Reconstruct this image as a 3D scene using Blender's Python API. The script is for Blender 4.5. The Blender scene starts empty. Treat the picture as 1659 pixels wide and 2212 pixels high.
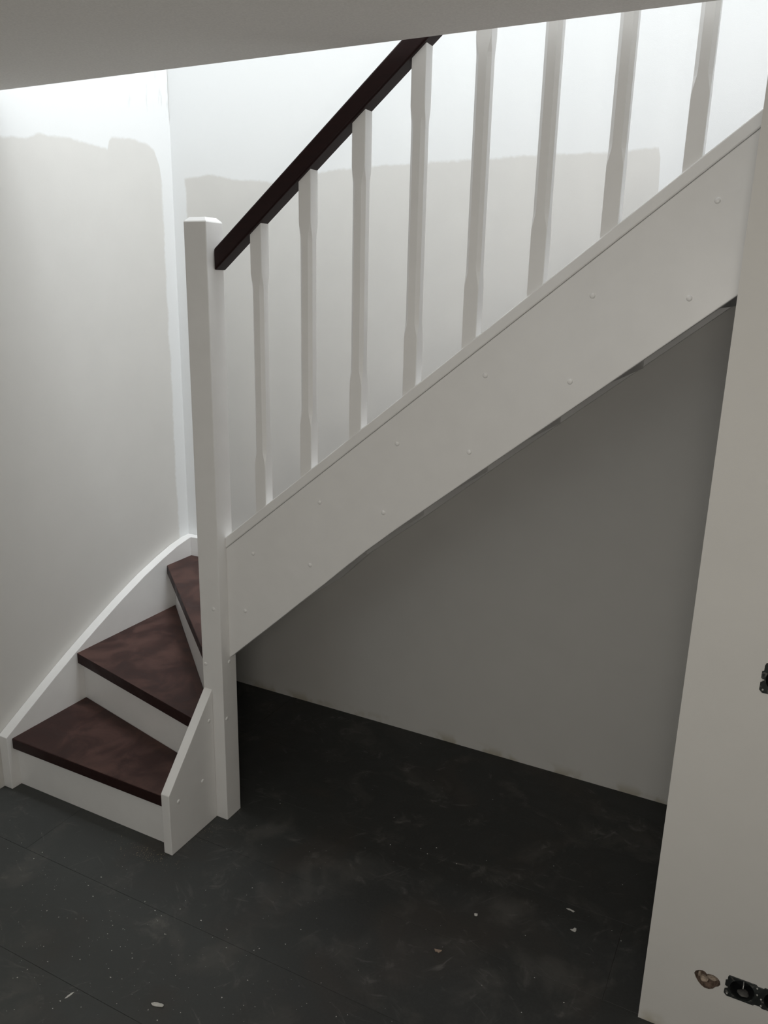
import bpy, bmesh, math, random
from mathutils import Vector, Matrix

random.seed(7)
scene = bpy.context.scene
COL = scene.collection

# ------------------------------------------------------------------ camera
W_PX, H_PX, F_PX = 1659, 2212, 1718.93
CAM = Vector((1.6012, -1.8244, 1.6985))
YAW, PITCH, ROLL = (math.radians(a) for a in (26.558, 15.80, 1.319))
fwd = Vector((-math.sin(YAW) * math.cos(PITCH), math.cos(YAW) * math.cos(PITCH), -math.sin(PITCH)))
rt0 = Vector((math.cos(YAW), math.sin(YAW), 0))
up0 = rt0.cross(fwd)
rt = math.cos(ROLL) * rt0 + math.sin(ROLL) * up0
up = -math.sin(ROLL) * rt0 + math.cos(ROLL) * up0
cd = bpy.data.cameras.new('camera')
cd.sensor_fit = 'VERTICAL'
cd.sensor_height = 24.0
cd.lens = 24.0 * F_PX / H_PX
cd.clip_start = 0.02
cam = bpy.data.objects.new('camera', cd)
COL.objects.link(cam)
M3 = Matrix((rt, up, -fwd)).transposed()
cam.matrix_world = Matrix.Translation(CAM) @ M3.to_4x4()
scene.camera = cam

# ------------------------------------------------------------------ world, lights, exposure
world = bpy.data.worlds.new('world')
scene.world = world
world.use_nodes = True
world.node_tree.nodes['Background'].inputs[0].default_value = (0.75, 0.85, 1.0, 1)
world.node_tree.nodes['Background'].inputs[1].default_value = 0.2


def area(name, loc, target, sx, sy, power, col, shape='RECTANGLE', spread=180):
    d = bpy.data.lights.new(name, 'AREA')
    d.shape = shape
    d.size, d.size_y = sx, sy
    d.energy = power
    d.color = col
    d.spread = math.radians(spread)
    o = bpy.data.objects.new(name, d)
    COL.objects.link(o)
    o.location = loc
    o.rotation_euler = (Vector(target) - Vector(loc)).to_track_quat('-Z', 'Y').to_euler()
    return o


# upstairs: three unseen area lights added for the light down the stairwell; in the room: an added soft fill behind
# the photographer, and the lamp the photographer works by, just behind the phone
COOL_TINT = (0.925, 0.968, 1.0)
area('landing_fill', (2.35, 0.0, 4.66), (2.35, 0.0, 0.0), 1.6, 1.2, 12, COOL_TINT)
area('hall_fill', (1.2, -0.9, 4.66), (1.2, -0.9, 0.0), 1.6, 0.9, 14, COOL_TINT)
area('stairwell_fill', (0.7, 0.0, 4.66), (0.7, 0.0, 0.0), 1.2, 1.2, 86, COOL_TINT)
area('room_fill', (0.2, -4.05, 1.55), (0.6, 0.7, 1.6), 1.2, 1.1, 3.5, (0.85, 0.95, 1.0))


def bulb(name, loc, power, radius, col):
    d = bpy.data.lights.new(name, 'POINT')
    d.energy, d.shadow_soft_size, d.color = power, radius, col
    o = bpy.data.objects.new(name, d)
    COL.objects.link(o)
    o.location = loc


bulb('photographer_lamp', (1.57, -2.05, 1.54), 29.5, 0.24, (1.0, 0.955, 0.88))

scene.view_settings.view_transform = 'Standard'
scene.view_settings.look = 'None'
scene.view_settings.exposure = 0.0
scene.view_settings.gamma = 1.0
scene.view_settings.use_curve_mapping = False


# ------------------------------------------------------------------ materials
def new_mat(name):
    m = bpy.data.materials.new(name)
    m.use_nodes = True
    nt = m.node_tree
    return m, nt, nt.nodes['Principled BSDF']


def nd(nt, typ, **kw):
    n = nt.nodes.new(typ)
    for k, v in kw.items():
        setattr(n, k, v)
    return n


def math_n(nt, op, a, b=None, c=None, clamp=False):
    n = nd(nt, 'ShaderNodeMath', operation=op, use_clamp=clamp)
    for i, v in enumerate((a, b, c)):
        if v is None:
            continue
        if isinstance(v, (int, float)):
            n.inputs[i].default_value = v
        else:
            nt.links.new(v, n.inputs[i])
    return n.outputs[0]


def mix_c(nt, fac, a, b):
    n = nd(nt, 'ShaderNodeMix', data_type='RGBA')
    for s, v in ((n.inputs[0], fac), (n.inputs[6], a), (n.inputs[7], b)):
        if isinstance(v, (int, float)):
            s.default_value = v
        elif isinstance(v, tuple):
            s.default_value = (*v, 1) if len(v) == 3 else v
        else:
            nt.links.new(v, s)
    return n.outputs[2]


def noise(nt, vec, scale, detail=3.0, rough=0.5, dist=0.0):
    n = nd(nt, 'ShaderNodeTexNoise')
    n.inputs['Scale'].default_value = scale
    n.inputs['Detail'].default_value = detail
    n.inputs['Roughness'].default_value = rough
    n.inputs['Distortion'].default_value = dist
    if vec is not None:
        nt.links.new(vec, n.inputs['Vector'])
    return n.outputs[0]


def ramp(nt, v, lo, hi, a=0.0, b=1.0):
    n = nd(nt, 'ShaderNodeMapRange', clamp=True)
    nt.links.new(v, n.inputs[0])
    for i, x in enumerate((lo, hi, a, b)):
        n.inputs[i + 1].default_value = x
    return n.outputs[0]


def smooth(nt, v, lo, hi):
    n = nd(nt, 'ShaderNodeMapRange', clamp=True, interpolation_type='SMOOTHSTEP')
    nt.links.new(v, n.inputs[0])
    n.inputs[1].default_value = lo
    n.inputs[2].default_value = hi
    return n.outputs[0]


def geo_xyz(nt):
    g = nd(nt, 'ShaderNodeNewGeometry')
    s = nd(nt, 'ShaderNodeSeparateXYZ')
    nt.links.new(g.outputs['Position'], s.inputs[0])
    return g.outputs['Position'], s.outputs


def bump(nt, b, h, strength, dist=0.002):
    n = nd(nt, 'ShaderNodeBump')
    n.inputs['Strength'].default_value = strength
    n.inputs['Distance'].default_value = dist
    nt.links.new(h, n.inputs['Height'])
    nt.links.new(n.outputs[0], b.inputs['Normal'])


def curve(nt, v, lo, hi, pts, zlo, zhi):
    """piecewise outline: v in [lo,hi] -> height, the wavy edge of a paint coat"""
    u = ramp(nt, v, lo, hi)
    c = nd(nt, 'ShaderNodeFloatCurve')
    nt.links.new(u, c.inputs['Value'])
    cv = c.mapping.curves[0]
    norm = [((p - lo) / (hi - lo), (q - zlo) / (zhi - zlo)) for p, q in pts]
    cv.points[0].location = norm[0]
    cv.points[1].location = norm[-1]
    for p in norm[1:-1]:
        cv.points.new(*p)
    for p in cv.points:
        p.handle_type = 'VECTOR'
    c.mapping.update()
    return ramp(nt, c.outputs[0], 0, 1, zlo, zhi)


WHITE_COAT = (0.835, 0.845, 0.845)
BASE_COAT = (0.715, 0.702, 0.675)


def wall_material(name, which):
    m, nt, b = new_mat(name)
    pos, (x, y, z) = geo_xyz(nt)
    n1 = noise(nt, pos, 9, 3)
    n2 = noise(nt, pos, 60, 3)
    n3 = noise(nt, pos, 420, 2)
    fuzz = math_n(nt, 'ADD', math_n(nt, 'MULTIPLY', math_n(nt, 'SUBTRACT', n1, 0.5), 0.02),
                  math_n(nt, 'MULTIPLY', math_n(nt, 'SUBTRACT', n2, 0.5), 0.012))
    if which == 'back':
        L = curve(nt, x, -0.63, 1.30,
                  [(-0.63, 2.10), (-0.57, 2.08), (-0.455, 2.094), (-0.33, 2.067), (-0.16, 2.05), (0.09, 2.086),
                   (0.37, 2.09), (0.57, 2.096), (0.90, 2.0965), (1.02, 2.094), (1.178, 2.10), (1.188, 1.90), (1.30, 1.88)],
                  1.8, 2.3)
        m1 = smooth(nt, math_n(nt, 'SUBTRACT', math_n(nt, 'ADD', z, fuzz), L), -0.006, 0.006)
        edge = math_n(nt, 'ADD', x, fuzz)
        m2 = math_n(nt, 'SUBTRACT', 1.0, smooth(nt, edge, -0.572, -0.562))
        mask = math_n(nt, 'MAXIMUM', m1, m2)
    elif which == 'left':
        L = curve(nt, y, -0.40, 0.76,
                  [(-0.40, 2.11), (-0.01, 2.111), (0.09, 2.122), (0.12, 2.137), (0.26, 2.147), (0.42, 2.139),
                   (0.432, 2.172), (0.445, 2.181), (0.56, 2.19), (0.62, 2.185), (0.655, 2.165), (0.678, 2.12),
                   (0.69, 2.05), (0.76, 1.95)], 1.8, 2.3)
        m1 = smooth(nt, math_n(nt, 'SUBTRACT', math_n(nt, 'ADD', z, fuzz), L), -0.006, 0.006)
        edge = math_n(nt, 'ADD', y, fuzz)
        m2 = smooth(nt, edge, 0.677, 0.692)
        mask = math_n(nt, 'MAXIMUM', m1, m2)
    else:
        mask = None
    base = mix_c(nt, ramp(nt, n1, 0.3, 0.7), BASE_COAT, tuple(c * 0.975 for c in BASE_COAT))
    if mask is not None:
        col = mix_c(nt, mask, base, WHITE_COAT)
        if which == 'left':
            # grey filler smears and a crack close to the corner, at the old ceiling line
            mp = nd(nt, 'ShaderNodeMapping')
            mp.inputs['Scale'].default_value = (1, 40, 9)
            nt.links.new(pos, mp.inputs[0])
            st = noise(nt, mp.outputs[0], 1.0, 4, 0.6)
            band = math_n(nt, 'MULTIPLY', smooth(nt, z, 2.24, 2.36),
                          smooth(nt, y, 0.40, 0.60))
            sm = math_n(nt, 'MULTIPLY', math_n(nt, 'MULTIPLY', smooth(nt, st, 0.58, 0.68), band), 0.35)
            col = mix_c(nt, sm, col, (0.5, 0.5, 0.49))
            cr = math_n(nt, 'MULTIPLY', smooth(nt, y, 0.7435, 0.7455),
                        math_n(nt, 'MULTIPLY', smooth(nt, z, 2.26, 2.30), smooth(nt, st, 0.42, 0.5)))
            col = mix_c(nt, math_n(nt, 'MULTIPLY', cr, 0.7), col, (0.32, 0.31, 0.29))
    else:
        col = base
    # dirt along the foot of the wall
    foot = math_n(nt, 'MULTIPLY', math_n(nt, 'SUBTRACT', 1.0, smooth(nt, z, 0.0, 0.045)), smooth(nt, n1, 0.48, 0.62))
    col = mix_c(nt, math_n(nt, 'MULTIPLY', foot, 0.55), col, (0.40, 0.35, 0.23))
    nt.links.new(col, b.inputs['Base Color'])
    b.inputs['Roughness'].default_value = 0.75
    bump(nt, b, math_n(nt, 'ADD', math_n(nt, 'MULTIPLY', n2, 0.5), n3), 0.12, 0.001)
    return m


def trim_material():
    m, nt, b = new_mat('satin_white_paint')
    pos, _ = geo_xyz(nt)
    n1 = noise(nt, pos, 14, 4)
    n2 = noise(nt, pos, 300, 2)
    nt.links.new(mix_c(nt, ramp(nt, n1, 0.3, 0.7), (0.87, 0.862, 0.85), (0.84, 0.832, 0.82)), b.inputs['Base Color'])
    b.inputs['Roughness'].default_value = 0.30
    bump(nt, b, math_n(nt, 'ADD', n1, math_n(nt, 'MULTIPLY', n2, 0.3)), 0.06, 0.001)
    return m


def tread_material():
    m, nt, b = new_mat('mahogany_tread')
    pos, (x, y, z) = geo_xyz(nt)
    d1 = noise(nt, pos, 7.0, 6, 0.62, 0.8)
    mp = nd(nt, 'ShaderNodeMapping')
    mp.inputs['Scale'].default_value = (6, 60, 60)
    mp.inputs['Rotation'].default_value = (0, 0, 0.4)
    nt.links.new(pos, mp.inputs[0])
    gr = noise(nt, mp.outputs[0], 3.0, 5, 0.6)
    n3 = noise(nt, pos, 500, 2)
    wood = mix_c(nt, gr, (0.016, 0.0050, 0.0048), (0.028, 0.0085, 0.0075))
    g = nd(nt, 'ShaderNodeNewGeometry')
    sp = nd(nt, 'ShaderNodeSeparateXYZ')
    nt.links.new(g.outputs['True Normal'], sp.inputs[0])
    upf = smooth(nt, sp.outputs[2], 0.5, 0.95)          # dust settles on the upward faces only
    dust = math_n(nt, 'MULTIPLY', math_n(nt, 'ADD', 0.10, math_n(nt, 'MULTIPLY', smooth(nt, d1, 0.36, 0.70), 0.50)), upf)
    col = mix_c(nt, dust, wood, (0.150, 0.082, 0.068))
    nt.links.new(col, b.inputs['Base Color'])
    nt.links.new(ramp(nt, d1, 0.35, 0.7, 0.45, 0.75), b.inputs['Roughness'])
    b.inputs['Specular IOR Level'].default_value = 0.3
    bump(nt, b, n3, 0.08, 0.001)
    return m


def rail_material():
    m, nt, b = new_mat('mahogany_rail')
    pos, _ = geo_xyz(nt)
    mp = nd(nt, 'ShaderNodeMapping')
    mp.inputs['Scale'].default_value = (5, 60, 30)
    mp.inputs['Rotation'].default_value = (0, 0.685, 0)
    nt.links.new(pos, mp.inputs[0])
    gr = noise(nt, mp.outputs[0], 3.0, 5, 0.6)
    nt.links.new(mix_c(nt, gr, (0.009, 0.0022, 0.0022), (0.022, 0.0065, 0.006)), b.inputs['Base Color'])
    b.inputs['Roughness'].default_value = 0.5
    b.inputs['Specular IOR Level'].default_value = 0.25
    return m


def floor_material():
    m, nt, b = new_mat('dusty_slate_plank')
    pos, (x, y, z) = geo_xyz(nt)
    big = noise(nt, pos, 1.7, 3, 0.5, 0.2)
    mid = noise(nt, pos, 5.0, 5, 0.6, 0.5)
    fine = noise(nt, pos, 130, 4, 0.7)
    grit = noise(nt, pos, 480, 3, 0.6)
    base = mix_c(nt, fine, (0.026, 0.0265, 0.0255), (0.046, 0.0475, 0.0465))
    # grey dust plus painted-in brighter light around the foot of the stair
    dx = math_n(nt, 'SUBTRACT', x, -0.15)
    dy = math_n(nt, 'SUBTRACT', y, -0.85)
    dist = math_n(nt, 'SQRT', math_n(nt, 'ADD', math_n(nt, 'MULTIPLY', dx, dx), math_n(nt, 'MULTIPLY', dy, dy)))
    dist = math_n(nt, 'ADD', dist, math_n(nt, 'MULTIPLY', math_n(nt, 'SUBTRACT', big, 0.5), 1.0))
    dust_light = math_n(nt, 'SUBTRACT', 1.0, smooth(nt, dist, 0.25, 1.35))
    col = mix_c(nt, math_n(nt, 'MULTIPLY', dust_light, 0.60), base, (0.083, 0.089, 0.087))
    # soft smudges
    hue = noise(nt, pos, 3.1, 3, 0.5, 0.4)
    col = mix_c(nt, math_n(nt, 'MULTIPLY', smooth(nt, hue, 0.50, 0.68), 0.35), col, (0.062, 0.050, 0.042))
    d = math_n(nt, 'MULTIPLY', smooth(nt, mid, 0.50, 0.72), 0.30)
    col = mix_c(nt, d, col, (0.16, 0.150, 0.138))
    cloud = noise(nt, pos, 13.0, 6, 0.65, 0.9)
    d2 = math_n(nt, 'MULTIPLY', math_n(nt, 'MULTIPLY', smooth(nt, cloud, 0.55, 0.75), smooth(nt, mid, 0.45, 0.62)), 0.42)
    col = mix_c(nt, d2, col, (0.21, 0.20, 0.185))
    # short smears in two directions, only where smudged
    for rot, off in ((0.5, 0.0), (-1.0, 3.7), (-0.2, 8.1)):
        turn = nd(nt, 'ShaderNodeMapping')
        turn.inputs['Rotation'].default_value = (0, 0, rot)
        nt.links.new(pos, turn.inputs[0])
        mp = nd(nt, 'ShaderNodeMapping')
        mp.inputs['Location'].default_value = (off, off, 0)
        mp.inputs['Scale'].default_value = (9, 34, 1)
        nt.links.new(turn.outputs[0], mp.inputs[0])
        sm = noise(nt, mp.outputs[0], 1.0, 4, 0.6, 1.1)
        gate = noise(nt, mp.outputs[0], 0.35, 2, 0.5)
        k = math_n(nt, 'MULTIPLY', smooth(nt, sm, 0.58, 0.76), math_n(nt, 'MULTIPLY', smooth(nt, gate, 0.52, 0.66), 0.38))
        col = mix_c(nt, k, col, (0.23, 0.22, 0.205))
    spk = math_n(nt, 'MULTIPLY', smooth(nt, grit, 0.70, 0.78), 0.22)
    col = mix_c(nt, spk, col, (0.30, 0.29, 0.26))
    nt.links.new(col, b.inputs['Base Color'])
    nt.links.new(ramp(nt, mid, 0.3, 0.7, 0.48, 0.70), b.inputs['Roughness'])
    b.inputs['Specular IOR Level'].default_value = 0.35
    bump(nt, b, math_n(nt, 'ADD', fine, grit), 0.25, 0.001)
    return m


def plain(name, col, rough=0.6, sc=40, var=0.15):
    m, nt, b = new_mat(name)
    pos, _ = geo_xyz(nt)
    n = noise(nt, pos, sc, 4, 0.6)
    nt.links.new(mix_c(nt, ramp(nt, n, 0.3, 0.7), tuple(c * (1 - var) for c in col), tuple(min(1, c * (1 + var)) for c in col)),
                 b.inputs['Base Color'])
    b.inputs['Roughness'].default_value = rough
    bump(nt, b, n, 0.2, 0.001)
    return m


def splat_material():
    m, nt, b = new_mat('plaster_splashed_plastic')
    pos, _ = geo_xyz(nt)
    n = noise(nt, pos, 95, 5, 0.65, 0.6)
    n2 = noise(nt, pos, 33, 3, 0.5)
    k = math_n(nt, 'MULTIPLY', smooth(nt, n, 0.56, 0.68), 0.55)
    col = mix_c(nt, k, (0.018, 0.021, 0.021), (0.24, 0.23, 0.215))
    col = mix_c(nt, math_n(nt, 'MULTIPLY', smooth(nt, n2, 0.5, 0.7), 0.3), col, (0.07, 0.08, 0.075))
    nt.links.new(col, b.inputs['Base Color'])
    b.inputs['Roughness'].default_value = 0.5
    bump(nt, b, n, 0.5, 0.001)
    return m


M = dict(
    back=wall_material('back_wall_paint', 'back'), left=wall_material('left_wall_paint', 'left'),
    wall=wall_material('plain_wall_paint', 'plain'),
    ceiling=plain('ceiling_paint', (0.84, 0.82, 0.785), 0.8, 180, 0.05),
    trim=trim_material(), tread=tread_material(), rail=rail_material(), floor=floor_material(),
    joint=plain('joint_dust', (0.13, 0.122, 0.11), 0.9, 60, 0.5),
    under=plain('subfloor', (0.05, 0.048, 0.045), 0.9),
    box=splat_material(), dark=plain('dark_cavity_plastic', (0.012, 0.013, 0.014), 0.5),
    screw=plain('zinc_screw', (0.45, 0.45, 0.43), 0.4), wire=plain('white_wire', (0.7, 0.7, 0.68), 0.5),
    brick=plain('broken_masonry', (0.15, 0.105, 0.08), 0.9, 110, 0.75),
    plaster=plain('plaster_lump', (0.42, 0.34, 0.27), 0.9, 160, 0.5),
    flake=plain('paint_flake', (0.62, 0.61, 0.58), 0.7, 60, 0.1),
    pink=plain('brick_chip', (0.36, 0.27, 0.21), 0.9, 60, 0.2),
    sawdust=plain('sawdust_crumb', (0.42, 0.34, 0.22), 0.9, 60, 0.2),
)


# ------------------------------------------------------------------ mesh helpers
def link(name, me, mat, parent=None, **props):
    o = bpy.data.objects.new(name, me)
    COL.objects.link(o)
    if mat is not None and not me.materials:
        me.materials.append(mat)
    if parent is not None:
        o.parent = parent
    for k, v in props.items():
        o[k] = v
    return o


def finish(bm, name, bev=0.0, seg=2, smooth_ang=None):
    bmesh.ops.recalc_face_normals(bm, faces=bm.faces)
    if bev > 0:
        es = [e for e in bm.edges if len(e.link_faces) == 2 and e.calc_face_angle(0) > 0.5]
        bmesh.ops.bevel(bm, geom=es, offset=bev, segments=seg, profile=0.5, affect='EDGES', clamp_overlap=True)
    me = bpy.data.meshes.new(name)
    bm.to_mesh(me)
    bm.free()
    return me


def prism(name, pts, axis, a, b, bev=0.0, seg=2):
    """polygon pts in the other two axes (in xyz order), extruded along axis from a to b"""
    bm = bmesh.new()
    def P(u, v, w):
        return {'x': (w, u, v), 'y': (u, w, v), 'z': (u, v, w)}[axis]
    A = [bm.verts.new(P(u, v, a)) for u, v in pts]
    B = [bm.verts.new(P(u, v, b)) for u, v in pts]
    n = len(pts)
    bm.faces.new(A)
    bm.faces.new(B[::-1])
    for i in range(n):
        bm.faces.new((A[i], A[(i + 1) % n], B[(i + 1) % n], B[i]))
    return finish(bm, name, bev, seg)


def box_me(name, x0, x1, y0, y1, z0, z1, bev=0.0, seg=2):
    return prism(name, [(x0, y0), (x1, y0), (x1, y1), (x0, y1)], 'z', z0, z1, bev, seg)


def boxes_me(name, bxs):
    bm = bmesh.new()
    for (x0, x1, y0, y1, z0, z1) in bxs:
        v = [bm.verts.new(p) for p in ((x0, y0, z0), (x1, y0, z0), (x1, y1, z0), (x0, y1, z0),
                                       (x0, y0, z1), (x1, y0, z1), (x1, y1, z1), (x0, y1, z1))]
        for f in ((0, 3, 2, 1), (4, 5, 6, 7), (0, 1, 5, 4), (1, 2, 6, 5), (2, 3, 7, 6), (3, 0, 4, 7)):
            bm.faces.new([v[i] for i in f])
    return finish(bm, name)


# ------------------------------------------------------------------ dimensions
XL, YW, XR_ROOM, YF = -0.630, 0.747, 3.40, -4.20      # left wall, back wall, far right, front of the room
ZC, ZUP, ZTOP = 2.221, 2.470, 4.70                    # ceiling, upper floor, upper ceiling
YS = -0.060                                           # edge of the ceiling along the stairwell
XP, YP = 1.4935, -0.1619                              # end and face of the partition on the right
XWELL = 2.20                                          # the stairwell ends here
RISE, SL = 0.19, 0.8167
S = dict(kind='structure')

# ------------------------------------------------------------------ room shell
link('wall_left', boxes_me('wall_left', [(XL - 0.12, XL, YF, YW + 0.12, -0.05, ZTOP)]), M['left'], **S)
link('wall_back', boxes_me('wall_back', [(XL, XR_ROOM, YW, YW + 0.12, -0.05, ZTOP)]), M['back'], **S)
link('wall_far_right', boxes_me('wall_far_right', [(XR_ROOM, XR_ROOM + 0.12, YF, YW + 0.12, -0.05, ZTOP)]), M['wall'], **S)
# wall behind the photographer: two openings added to let light in, one on each storey
WX0, WX1, WZ0, WZ1 = -0.4, 0.8, 0.95, 2.10
UX0, UX1, UZ0, UZ1 = 0.2, 2.2, 3.05, 4.45
link('wall_front', boxes_me('wall_front', [
    (XL - 0.12, WX0, YF - 0.12, YF, -0.05, ZUP), (WX1, XR_ROOM + 0.12, YF - 0.12, YF, -0.05, ZUP),
    (WX0, WX1, YF - 0.12, YF, -0.05, WZ0), (WX0, WX1, YF - 0.12, YF, WZ1, ZUP),
    (XL - 0.12, UX0, YF - 0.12, YF, ZUP, ZTOP), (UX1, XR_ROOM + 0.12, YF - 0.12, YF, ZUP, ZTOP),
    (UX0, UX1, YF - 0.12, YF, ZUP, UZ0), (UX0, UX1, YF - 0.12, YF, UZ1, ZTOP)]), M['wall'], **S)
# ceiling of the room = floor slab of the storey above, with the stairwell left open
link('ceiling', boxes_me('ceiling', [(XL, XR_ROOM, YF, YS, ZC, ZUP), (XWELL, XR_ROOM, YS, YW, ZC, ZUP)]), M['ceiling'], **S)
link('ceiling_upper', boxes_me('ceiling_upper', [(XL - 0.12, XR_ROOM + 0.12, YF - 0.12, YW + 0.12, ZTOP, ZTOP + 0.1)]), M['ceiling'], **S)

# ---- partition on the right with real cut-outs for the sockets and the broken hole
BOX_LO = (1.7025, 0.186)     # centre of the first gang (x, z)
BOX_UP = (1.6720, 0.951)
part_me = boxes_me('wall_right', [(XP, XR_ROOM, YP, YS - 0.002, 0.0, ZC)])
hole_pts = [(1.6005, 0.186), (1.6030, 0.1935), (1.6090, 0.1985), (1.6160, 0.2010), (1.6225, 0.2000), (1.6270, 0.1955),
            (1.6330, 0.1985), (1.6410, 0.1985), (1.6500, 0.1950), (1.6560, 0.1880), (1.6580, 0.1790), (1.6545, 0.1725),
            (1.6490, 0.1690), (1.6440, 0.1610), (1.6360, 0.1560), (1.6270, 0.1550), (1.6190, 0.1590), (1.6120, 0.1660),
            (1.6050, 0.1760)]


def notched(cx, cz, n, step, h, vertical=False):
    """outline of a plastic flush box with n gangs: cut corners and small notches"""
    hw, hh, c, k = 0.0355, h / 2, 0.006, 0.0035
    t, bt = [], []
    x0 = cx - hw
    x1 = cx + hw + step * (n - 1)
    t += [(x0, cz - hh + c), (x0, cz - 0.010), (x0 + k, cz - 0.008), (x0 + k, cz - 0.003), (x0, cz - 0.001), (x0, cz + 0.014),
          (x0 + k, cz + 0.016), (x0 + k, cz + hh - c), (x0 + c, cz + hh)]
    for i in range(n - 1):
        xm = cx + hw + step * i
        t += [(xm - 0.009, cz + hh), (xm - 0.006, cz + hh - k), (xm + 0.006, cz + hh - k), (xm + 0.009, cz + hh)]
    t += [(x1 - c, cz + hh), (x1, cz + hh - c), (x1, cz - hh + c), (x1 - c, cz - hh)]
    for i in reversed(range(n - 1)):
        xm = cx + hw + step * i
        t += [(xm + 0.009, cz - hh), (xm + 0.006, cz - hh + k), (xm - 0.006, cz - hh + k), (xm - 0.009, cz - hh)]
    t += [(x0 + c, cz - hh)]
    return t


outl_lo = notched(*BOX_LO, 2, 0.071, 0.058)
outl_up = notched(*BOX_UP, 1, 0.071, 0.067)


def boolean(me, cutters, name):
    o = bpy.data.objects.new('tmp', me)
    COL.objects.link(o)
    tmp = [o]
    for c in cutters:
        co = bpy.data.objects.new('tmpc', c)
        COL.objects.link(co)
        tmp.append(co)
        md = o.modifiers.new('b', 'BOOLEAN')
        md.operation = 'DIFFERENCE'
        md.solver = 'EXACT'
        md.object = co
    dg = bpy.context.evaluated_depsgraph_get()
    out = bpy.data.meshes.new_from_object(o.evaluated_get(dg))
    out.name = name
    for t in tmp:
        bpy.data.objects.remove(t)
    return out


part_me = boolean(part_me, [prism('c1', outl_lo, 'y', YP - 0.02, YP + 0.050), prism('c2', outl_up, 'y', YP - 0.02, YP + 0.050),
                            prism('c3', hole_pts, 'y', YP - 0.02, YP + 0.032)], 'wall_right')
part_me.materials.clear()
wall_r = link('wall_right', part_me, M['wall'], **S)


# lining of the broken hole: a rough bowl of masonry, with two plaster lumps left inside
def rough_bowl():
    bm = bmesh.new()
    n = len(hole_pts)
    cx = sum(p[0] for p in hole_pts) / n
    cz = sum(p[1] for p in hole_pts) / n
    rings = []
    for k, (s, d) in enumerate(((0.985, 0.0006), (0.95, 0.007), (0.84, 0.016), (0.6, 0.022), (0.3, 0.025))):
        rings.append([bm.verts.new((cx + (x - cx) * s + random.uniform(-1, 1) * 0.0012 * (k > 0),
                                    YP + d + random.uniform(-1, 1) * 0.003 * (k > 1),
                                    cz + (z - cz) * s + random.uniform(-1, 1) * 0.0012 * (k > 0))) for x, z in hole_pts])
    for a, b in zip(rings, rings[1:]):
        for i in range(n):
            bm.faces.new((a[i], a[(i + 1) % n], b[(i + 1) % n], b[i]))
    bm.faces.new(rings[-1])
    return finish(bm, 'hole_lining')


link('hole_lining', rough_bowl(), M['brick'], wall_r, label='brown broken masonry inside the hole')


def lump(name, c, r, mat, parent, squash=(1, 1, 1), seed=0, sub=2, **pr):
    rnd = random.Random(seed)
    bm = bmesh.new()
    bmesh.ops.create_icosphere(bm, subdivisions=sub, radius=1)
    for v in bm.verts:
        k = r * rnd.uniform(0.8, 1.15)
        v.co = Vector((v.co.x * squash[0] * k + c[0], v.co.y * squash[1] * k + c[1], v.co.z * squash[2] * k + c[2]))
    return link(name, finish(bm, name), mat, parent, **pr)


lump('plaster_lump', (1.640, YP + 0.013, 0.180), 0.010, M['plaster'], wall_r, (1.1, 0.8, 0.55), 3)
lump('plaster_lump', (1.622, YP + 0.016, 0.168), 0.011, M['plaster'], wall_r, (0.9, 0.8, 0.7), 5)
lump('plaster_lump', (1.6115, YP + 0.012, 0.180), 0.006, M['plaster'], wall_r, (0.6, 0.8, 1.2), 9)

# ---- floor: dark slate-look planks laid along the stair
floor = link('floor', boxes_me('floor', [(XL - 0.12, XR_ROOM + 0.12, YF - 0.12, YW + 0.12, -0.08, -0.0035)]), M['joint'], **S)
rows = [0.4195 + 0.29 * k for k in range(1, 3)][::-1]
yj = [YW, 0.4200, 0.1280, -0.1535, -0.4480]
while yj[-1] > YF:
    yj.append(max(YF, yj[-1] - 0.2925))
offs = [1.95, 1.72, 1.406, 1.75, 1.30, 1.15, 1.9, 0.95, 1.6, 1.1, 1.8, 0.66]
LEN, GAP = 2.05, 0.0004
cache = {}
for r_i in range(len(yj) - 1):
    y1, y0 = yj[r_i], yj[r_i + 1]
    if y1 - y0 < 0.02:
        continue
    xs_ = offs[r_i % len(offs)]
    while xs_ > XL:
        xs_ -= LEN
    cuts = [XL]
    xs_ += LEN
    while xs_ < XR_ROOM - 0.01:
        if xs_ > XL + 0.03:
            cuts.append(xs_)
        xs_ += LEN
    cuts.append(XR_ROOM)
    for a, b in zip(cuts, cuts[1:]):
        key = (round(b - a, 3), round(y1 - y0, 4))
        if key not in cache:
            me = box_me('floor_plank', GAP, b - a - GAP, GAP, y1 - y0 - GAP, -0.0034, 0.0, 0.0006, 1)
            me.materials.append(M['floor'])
            cache[key] = me
        o = link('floor_plank', cache[key], None, floor)
        o.location = (a, y0, 0)

# ------------------------------------------------------------------ staircase
st = bpy.data.objects.new('staircase', None)
COL.objects.link(st)
st['label'] = 'white painted quarter-turn staircase with dark mahogany treads and handrail'
st['category'] = 'staircase'

XI = -0.590          # inner face of the string on the left wall
YB = 0.710           # inner face of the string on the back wall
NX0, NX1, NY0, NY1 = 0.0838, 0.1601, -0.0400, 0.0316
YI = 0.0335          # inner face of the front string


def capz(x):
    return 0.8332 + SL * x


def railz(x):
    return 1.6001 + SL * x


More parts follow.
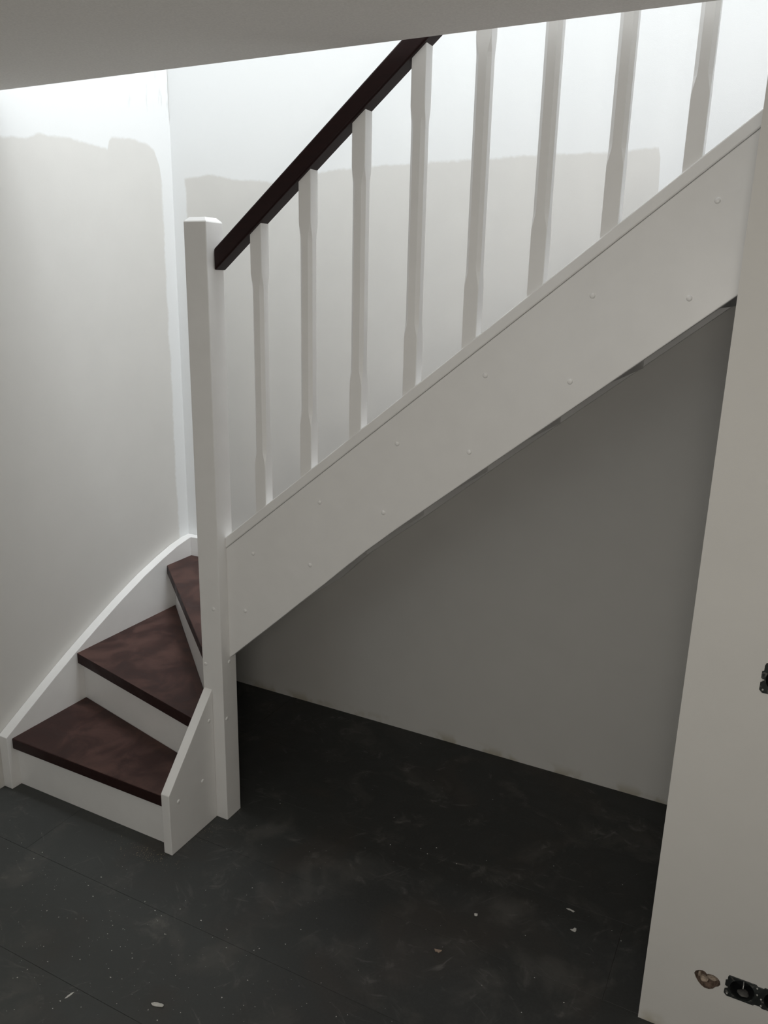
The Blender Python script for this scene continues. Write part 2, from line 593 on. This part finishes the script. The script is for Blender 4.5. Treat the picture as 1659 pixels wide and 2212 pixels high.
# newel post with bevelled top
bm = bmesh.new()
rings = []
for z, i in ((0.0, 0.0), (1.8545, 0.0), (1.8575, 0.0015), (1.8680, 0.0120)):
    rings.append([bm.verts.new(p) for p in ((NX0 + i, NY0 + i, z), (NX1 - i, NY0 + i, z), (NX1 - i, NY1 - i, z), (NX0 + i, NY1 - i, z))])
bm.faces.new(rings[0][::-1])
bm.faces.new(rings[-1])
for a, b in zip(rings, rings[1:]):
    for i in range(4):
        bm.faces.new((a[i], a[(i + 1) % 4], b[(i + 1) % 4], b[i]))
vert_edges = [e for e in bm.edges if abs(e.verts[0].co.z - e.verts[1].co.z) > 0.5]
bmesh.ops.bevel(bm, geom=vert_edges, offset=0.0025, segments=2, profile=0.5, affect='EDGES')
newel = link('newel_post', finish(bm, 'newel_post'), M['trim'], st)

# front string, with the capping strip on it
bot = [(0.1590, 0.5665), (0.185, 0.5900), (0.230, 0.6310), (0.275, 0.6715), (0.343, 0.7330), (0.420, 0.8040), (0.504, 0.8800), (0.570, 0.9420),
       (0.636, 1.0020), (0.720, 1.0740), (0.804, 1.1430), (0.970, 1.2790)]
bot += [(x, 0.4862 + SL * x) for x in (1.2, 2.3)]
CAPH = 0.034
front_me = prism('front_string', bot + [(2.3, capz(2.3) - CAPH - 0.0005), (0.1590, capz(0.1590) - CAPH - 0.0005)], 'y', 0.0, YI, 0.0022, 2)
fstring = link('front_string', front_me, M['trim'], st)
cap_me = prism('capping_strip', [(0.1595, capz(0.1595) - CAPH), (2.3, capz(2.3) - CAPH), (2.3, capz(2.3)), (0.1595, capz(0.1595))],
               'y', -0.0045, YI + 0.005, 0.0030, 2)
link('capping_strip', cap_me, M['trim'], st)

# wall string on the left wall: curved top edge, standing on the floor
top_l = [(-0.262, 0.198), (-0.253, 0.2035), (-0.161, 0.2585), (-0.055, 0.3205), (0.0566, 0.3830), (0.174, 0.4440), (0.298, 0.5050),
         (0.429, 0.5630), (0.539, 0.6035), (0.625, 0.6310), (0.700, 0.6470), (YW - 0.001, 0.6490)]
left_me = prism('wall_string', [(-0.262, 0.0)] + top_l + [(YW - 0.001, 0.30), (0.45, 0.16), (0.20, 0.0)], 'x', XL + 0.0005, XI, 0.0018, 2)
link('wall_string', left_me, M['trim'], st, label='curved white wall string on the left wall')
# wall string on the back wall
topb = [(XI, 0.6490), (-0.53, 0.6500), (-0.42, 0.665), (-0.30, 0.705), (-0.15, 0.775), (0.0, 0.870), (0.2, capz(0.2) + 0.0), (2.3, capz(2.3))]
botb = [(2.3, 0.4985 + SL * 2.3), (1.0, 0.4985 + SL * 1.0 + 0.003), (0.72, 1.0890), (0.495, 0.8995), (0.266, 0.7165), (0.15, 0.60), (0.0, 0.49), (-0.2, 0.40), (XI, 0.30)]
link('wall_string', prism('wall_string_back', topb + botb, 'y', YB, YW - 0.0005, 0.0018, 2), M['trim'], st, label='white wall string along the back wall')

# small string from the newel towards the room
small_me = prism('short_string', [(-0.2590, 0.0), (-0.2590, 0.2090), (-0.0405, 0.4660), (-0.0405, 0.0)], 'x', 0.0865, 0.1180, 0.0018, 2)
sstring = link('short_string', small_me, M['trim'], st, label='short sloping white string in front of the newel')

# treads and risers
TT, RT = 0.040, 0.018


def line_y(p, q, x):
    return p[1] + (q[1] - p[1]) * (x - p[0]) / (q[0] - p[0])


r2a, r2b = (-0.573, 0.083), (-0.050, -0.035)
r3a, r3b = (-0.579, 0.586), (-0.036, 0.095)
n2a, n2b = (-0.5716, 0.0575), (0.0545, -0.0879)
n3a, n3b = (-0.580, 0.548), (0.0447, 0.008)
XJ = 0.0862
xc = [0.266, 0.4950, 0.7265, 0.9630, 1.2020] + [1.2020 + 0.2365 * k for k in range(1, 4)]   # back faces of risers 5...
tread_polys = {
    1: [(XI, -0.243), (XJ, -0.243), (XJ, line_y(r2a, r2b, XJ)), (XI, line_y(r2a, r2b, XI))],
    2: [(XI, line_y(n2a, n2b, XI)), (XJ, line_y(n2a, n2b, XJ)), (XJ, -0.0405), (NX0 - 0.0003, -0.0405), (NX0 - 0.0003, line_y(r3a, r3b, NX0)), (XI, line_y(r3a, r3b, XI))],
    3: [(XI, line_y(n3a, n3b, XI)), (NX0 - 0.0003, line_y(n3a, n3b, NX0)), (NX0 - 0.0003, NY1 + 0.0005), (0.112, NY1 + 0.0005), (-0.150, YB), (XI, YB)],
    4: [(-0.183, YB), (0.082, NY1 + 0.0030), (0.1605, NY1 + 0.0030), (0.1605, YI), (xc[0] - RT, YI), (xc[0] - RT, YB)],
}
for k in range(5, 13):
    i = k - 5
    x_nose = xc[i] - RT - 0.028
    x_back = (xc[i + 1] - RT) if i + 1 < len(xc) else xc[i] + 0.20
    tread_polys[k] = [(x_nose, YI), (x_back, YI), (x_back, YB), (x_nose, YB)]
for k, poly in tread_polys.items():
    zt = RISE * k - 0.002
    link('tread', prism('tread', poly, 'z', zt - TT, zt, 0.0035, 2), M['tread'], st)


def riser(poly, z0, z1):
    link('riser', prism('riser', poly, 'z', z0, z1, 0.0006, 1), M['trim'], st)


def thick(p, q, x0, x1):
    y0, y1 = line_y(p, q, x0), line_y(p, q, x1)
    k = RT * math.hypot(x1 - x0, y1 - y0) / (x1 - x0)
    return [(x0, y0), (x1, y1), (x1, y1 + k), (x0, y0 + k)]


zb = lambda k: RISE * k - 0.002 - TT
riser([(XI, -0.224), (XJ, -0.224), (XJ, -0.224 + RT), (XI, -0.224 + RT)], 0.0, zb(1))
riser(thick(r2a, r2b, XI, XJ), zb(1), zb(2))
riser(thick(r3a, r3b, XI, NX0 - 0.0005), zb(2), zb(3))
riser(thick((-0.150, YB), (0.112, NY1 + 0.0005), -0.145, 0.1115), zb(3), zb(4))
for i in range(len(xc)):
    riser([(xc[i] - RT, YI), (xc[i], YI), (xc[i], YB), (xc[i] - RT, YB)], zb(4 + i) , zb(5 + i))


# balusters: square, corners chamfered between two stops
def baluster_me(dz):
    """origin at the front right foot; top and foot cut to the pitch of the stair"""
    w = 0.0360
    bm = bmesh.new()
    levels = []
    def ring(zf, c):
        pts = [(-w + c, 0), (-c, 0), (0, c), (0, w - c), (-c, w), (-w + c, w), (-w, w - c), (-w, c)]
        return [bm.verts.new((x, y, zf(x))) for x, y in pts]
    e = 0.0012
    cm = 0.0085
    rs = [ring(lambda x: SL * x, e), ring(lambda x: 0.118, e), ring(lambda x: 0.128, 0.0030), ring(lambda x: 0.150, cm - 0.0008), ring(lambda x: 0.160, cm),
          ring(lambda x: dz - 0.168, cm), ring(lambda x: dz - 0.158, cm - 0.0008), ring(lambda x: dz - 0.136, 0.0030), ring(lambda x: dz - 0.126, e),
          ring(lambda x: dz + SL * x, e)]
    bm.faces.new(rs[0])
    bm.faces.new(rs[-1])
    for a, b in zip(rs, rs[1:]):
        for i in range(8):
            bm.faces.new((a[i], a[(i + 1) % 8], b[(i + 1) % 8], b[i]))
    me = finish(bm, 'baluster')
    me.materials.append(M['trim'])
    return me


bal_me = baluster_me(railz(0) - capz(0) + 0.0005)
for i in range(12):
    x = 0.3085 + 0.1535 * i
    o = link('baluster', bal_me, None, st)
    o.location = (x, 0.0, capz(x) - 0.0003)

# handrail
rx0, rx1, RH = 0.1604, 2.30, 0.0560
rail_me = prism('handrail', [(rx0, railz(rx0)), (rx1, railz(rx1)), (rx1, railz(rx1) + RH), (rx0, railz(rx0) + RH)], 'y', -0.0125, 0.0370, 0.0050, 3)
link('handrail', rail_me, M['rail'], st, label='dark mahogany handrail')


# wooden plugs over the screws
def plug_me(r=0.0062, h=0.0030):
    bm = bmesh.new()
    n = 14
    prev = None
    first = None
    for rr, zz in ((r, -0.0005), (r, h * 0.35), (r * 0.8, h * 0.8), (r * 0.4, h)):
        ringv = [bm.verts.new((rr * math.cos(2 * math.pi * k / n), rr * math.sin(2 * math.pi * k / n), zz)) for k in range(n)]
        if prev:
            for k in range(n):
                bm.faces.new((prev[k], prev[(k + 1) % n], ringv[(k + 1) % n], ringv[k]))
        else:
            bm.faces.new(ringv[::-1])
        prev = ringv
    bm.faces.new(prev)
    me = finish(bm, 'plug')
    for p in me.polygons:
        p.use_smooth = True
    me.materials.append(M['trim'])
    return me


pm = plug_me()


def plug(parent, loc, face):
    o = link('plug', pm, None, parent)
    o.location = loc
    o.rotation_euler = {'-y': (math.pi / 2, 0, 0), '+x': (0, math.pi / 2, 0)}[face]


xa = [0.2591, 0.4888, 0.7228, 0.9517, 1.1894, 1.4219]
xb = [0.2242, 0.4570, 0.6875, 0.9207, 1.1559, 1.3909]
for i in range(6):
    plug(fstring, (xa[i], 0.0, 0.9297 + RISE * i), '-y')
    plug(fstring, (xb[i], 0.0, 0.7394 + RISE * i), '-y')
for x, z in ((0.1353, 0.7409), (0.0965, 0.5480)):
    plug(newel, (x, NY0, z), '-y')
for y, z in ((-0.004, 0.5556), (-0.0255, 0.3664)):
    plug(newel, (NX1, y, z), '+x')
for y, z in ((-0.0614, 0.3645), (-0.1049, 0.1717), (-0.2187, 0.1690)):
    plug(sstring, (0.1180, y, z), '+x')


# ------------------------------------------------------------------ flush sockets in the partition
def flush_box(name, label, outline, centre, n, step, h, rad):
    cx, cz = centre
    root = bpy.data.objects.new(name, None)
    COL.objects.link(root)
    root.location = (cx, YP, cz - h / 2)
    root['label'] = label
    root['category'] = 'socket box'
    off = Vector(root.location)

    def put(nm, me, mat):
        me.transform(Matrix.Translation(-off))
        return link(nm, me, mat, root)

    ol = [(cx + (x - cx) * 0.995 + 0.0002, cz + (z - cz) * 0.985) for x, z in outline]
    plate = prism('frame', ol, 'y', YP - 0.0015, YP + 0.0040, 0.0006, 1)
    cyl = []
    for g in range(n):
        c = cx + step * g
        cyl.append(prism('cut', [(c + rad * math.cos(2 * math.pi * k / 28), cz + rad * math.sin(2 * math.pi * k / 28)) for k in range(28)], 'y', YP - 0.01, YP + 0.02))
    me = boolean(plate, cyl, 'frame')
    me.materials.clear()
    put('frame', me, M['box'])
    for g in range(n):
        c = cx + step * g
        bm = bmesh.new()
        ring = []
        for rr, yy in ((rad, YP + 0.0035), (rad, YP + 0.0440), (rad + 0.0012, YP + 0.0440), (rad + 0.0012, YP + 0.0041)):
            ring.append([bm.verts.new((c + rr * math.cos(2 * math.pi * k / 28), yy, cz + rr * math.sin(2 * math.pi * k / 28))) for k in range(28)])
        for a, b in zip(ring, ring[1:] + ring[:1]):
            for k in range(28):
                bm.faces.new((a[k], a[(k + 1) % 28], b[(k + 1) % 28], b[k]))
        bm.faces.new([bm.verts.new(v.co) for v in ring[1]])
        put('cup', finish(bm, 'cup'), M['dark'])
        for sx, sz in ((-0.031, -0.004), (0.031, 0.004), (-0.029, -h / 2 + 0.008), (0.029, h / 2 - 0.008)):
            bm = bmesh.new()
            bmesh.ops.create_cone(bm, cap_ends=True, segments=10, radius1=0.0021, radius2=0.0015, depth=0.0016,
                                  matrix=Matrix.Translation((c + sx, YP - 0.0022, cz + sz)) @ Matrix.Rotation(math.pi / 2, 4, 'X'))
            put('screw', finish(bm, 'screw'), M['screw'])
        # plaster crust at the bottom of the cup and a short stub of wire
        rnd = random.Random(g + int(cx * 100))
        bm = bmesh.new()
        bmesh.ops.create_icosphere(bm, subdivisions=2, radius=1)
        for v in bm.verts:
            k = rnd.uniform(0.85, 1.1)
            v.co = Vector((c + 0.004 + v.co.x * rad * 0.52 * k, YP + 0.016 + v.co.y * 0.012 * k, cz - rad * 0.78 + v.co.z * rad * 0.16 * k))
        put('plaster_crust', finish(bm, 'plaster_crust'), plain('grey_plaster_crust', (0.10, 0.097, 0.093), 0.9, 90, 0.5) if g == 0 else bpy.data.materials['grey_plaster_crust'])
        put('wire', prism('wire', [(c + 0.0010, cz + 0.001), (c + 0.0024, cz + 0.001), (c + 0.0026, cz + 0.011), (c + 0.0012, cz + 0.011)], 'y', YP + 0.004, YP + 0.0415), M['wire'])
    return root


flush_box('flush_socket_box', 'plaster-splashed black twin flush socket box low in the wall beside the broken hole', outl_lo, BOX_LO, 2, 0.071, 0.058, 0.0258)
flush_box('flush_switch_box', 'black single flush box at the right edge, higher up the wall', outl_up, BOX_UP, 1, 0.071, 0.067, 0.0270)


# ------------------------------------------------------------------ debris on the floor
def flake(name, label, cat, pts, loc, rz, th, mat, curl=0.0):
    bm = bmesh.new()
    top, botm = [], []
    for x, y in pts:
        z = curl * (x * x + 0.5 * y * y) * 1000
        botm.append(bm.verts.new((x, y, z)))
        top.append(bm.verts.new((x, y, z + th)))
    n = len(pts)
    bm.faces.new(botm[::-1])
    bm.faces.new(top)
    for i in range(n):
        bm.faces.new((botm[i], botm[(i + 1) % n], top[(i + 1) % n], top[i]))
    o = link(name, finish(bm, name), mat)
    o.location = loc
    o.rotation_euler = (0, 0, rz)
    o['label'] = label
    o['category'] = cat
    if cat == 'flake':
        o['group'] = 'paint flakes on the floor'
    return o


flake('paint_flake', 'largest curled grey-white paint flake on the dark floor, bottom left', 'flake',
      [(-0.016, 0.001), (-0.010, 0.006), (-0.002, 0.007), (0.004, 0.005), (0.010, 0.0045), (0.017, 0.000), (0.015, -0.005), (0.006, -0.004), (-0.004, -0.004), (-0.012, -0.003)],
      (0.4448, -0.6848, 0.0005), 0.35, 0.0012, M['flake'], 0.01)
flake('paint_flake', 'thin white paint sliver on the floor under the stair, nearest the right wall', 'flake',
      [(-0.012, 0.002), (-0.004, 0.005), (0.003, 0.003), (0.012, -0.002), (0.009, -0.006), (0.001, -0.001), (-0.006, -0.0005)],
      (1.2606, 0.103, 0.0005), 0.15, 0.0012, M['flake'], 0.01)
flake('paint_flake', 'crumpled white paint scrap just in front of the thin sliver', 'flake',
      [(-0.010, -0.003), (-0.004, 0.001), (0.000, 0.008), (0.005, 0.007), (0.006, 0.000), (0.004, -0.006), (-0.004, -0.005)],
      (1.288, 0.035, 0.0005), 0.1, 0.0018, M['flake'], 0.015)
c = lump('plaster_crumb', (0, 0, 0), 0.0052, M['flake'], None, (1.1, 0.9, 0.7), 11)
c.location = (1.0294, -0.0431, 0.0037)
c['label'], c['category'] = 'round white plaster crumb on the dark floor under the stair', 'crumb'
flake('brick_chip', 'small pinkish brown chip on the floor in front of the stair', 'chip',
      [(-0.011, 0.003), (-0.002, 0.004), (0.009, 0.006), (0.007, 0.001), (0.002, -0.004), (-0.002, -0.002), (-0.007, -0.003)],
      (0.985, -0.2100, 0.0003), 0.1, 0.0030, M['pink'])
flake('paint_flake', 'narrow pale sliver on the dark floor near the bottom left', 'flake',
      [(-0.012, -0.001), (-0.003, 0.002), (0.008, 0.003), (0.013, 0.001), (0.004, -0.002), (-0.006, -0.003)],
      (0.235, -0.765, 0.0003), 1.25, 0.0010, M['flake'])


# crumbs and sawdust nobody could count
def crumbs(name, label, spots, mat):
    bm = bmesh.new()
    for x, y, r in spots:
        a = random.uniform(0, 6.28)
        el = random.uniform(0.6, 1.6)
        vs = [bm.verts.new((x + r * el * math.cos(a + k * 2.094), y + r * math.sin(a + k * 2.094), 0.0001)) for k in range(3)]
        t = bm.verts.new((x, y, r * random.uniform(0.5, 1.1)))
        bm.faces.new(vs[::-1])
        for k in range(3):
            bm.faces.new((vs[k], vs[(k + 1) % 3], t))
    o = link(name, finish(bm, name), mat)
    o['kind'] = 'stuff'
    o['label'] = label
    o['category'] = 'debris'


def clear(x, y):
    return not (x < 0.22 and y > -0.36) and x > XL + 0.01 and not (x > XP - 0.02 and y > YP - 0.02) and y < YW - 0.01


sp = []
while len(sp) < 330:
    x, y = random.gauss(0.15, 0.38), random.gauss(-0.62, 0.22)
    if clear(x, y):
        sp.append((x, y, random.choice((0.0006, 0.0008, 0.001, 0.0013, 0.0022))))
while len(sp) < 480:
    x, y = random.uniform(-0.5, 1.6), random.uniform(-0.95, 0.7)
    if clear(x, y):
        sp.append((x, y, random.choice((0.0006, 0.0008, 0.001, 0.0015, 0.002))))
crumbs('plaster_crumbs', 'tiny pale plaster crumbs scattered over the dark floor', sp, M['flake'])
sp = []
while len(sp) < 170:
    x, y = random.gauss(0.03, 0.07), random.gauss(-0.275, 0.022)
    if y < -0.264 and x > XL + 0.02:
        sp.append((x, y, random.choice((0.0005, 0.0007, 0.0009, 0.0013))))
for _ in range(40):
    sp.append((0.128 + abs(random.gauss(0, 0.02)), min(-0.05, random.gauss(-0.11, 0.03)), 0.0008))
crumbs('sawdust', 'yellowish sawdust specks on the floor around the foot of the short string', sp, M['sawdust'])
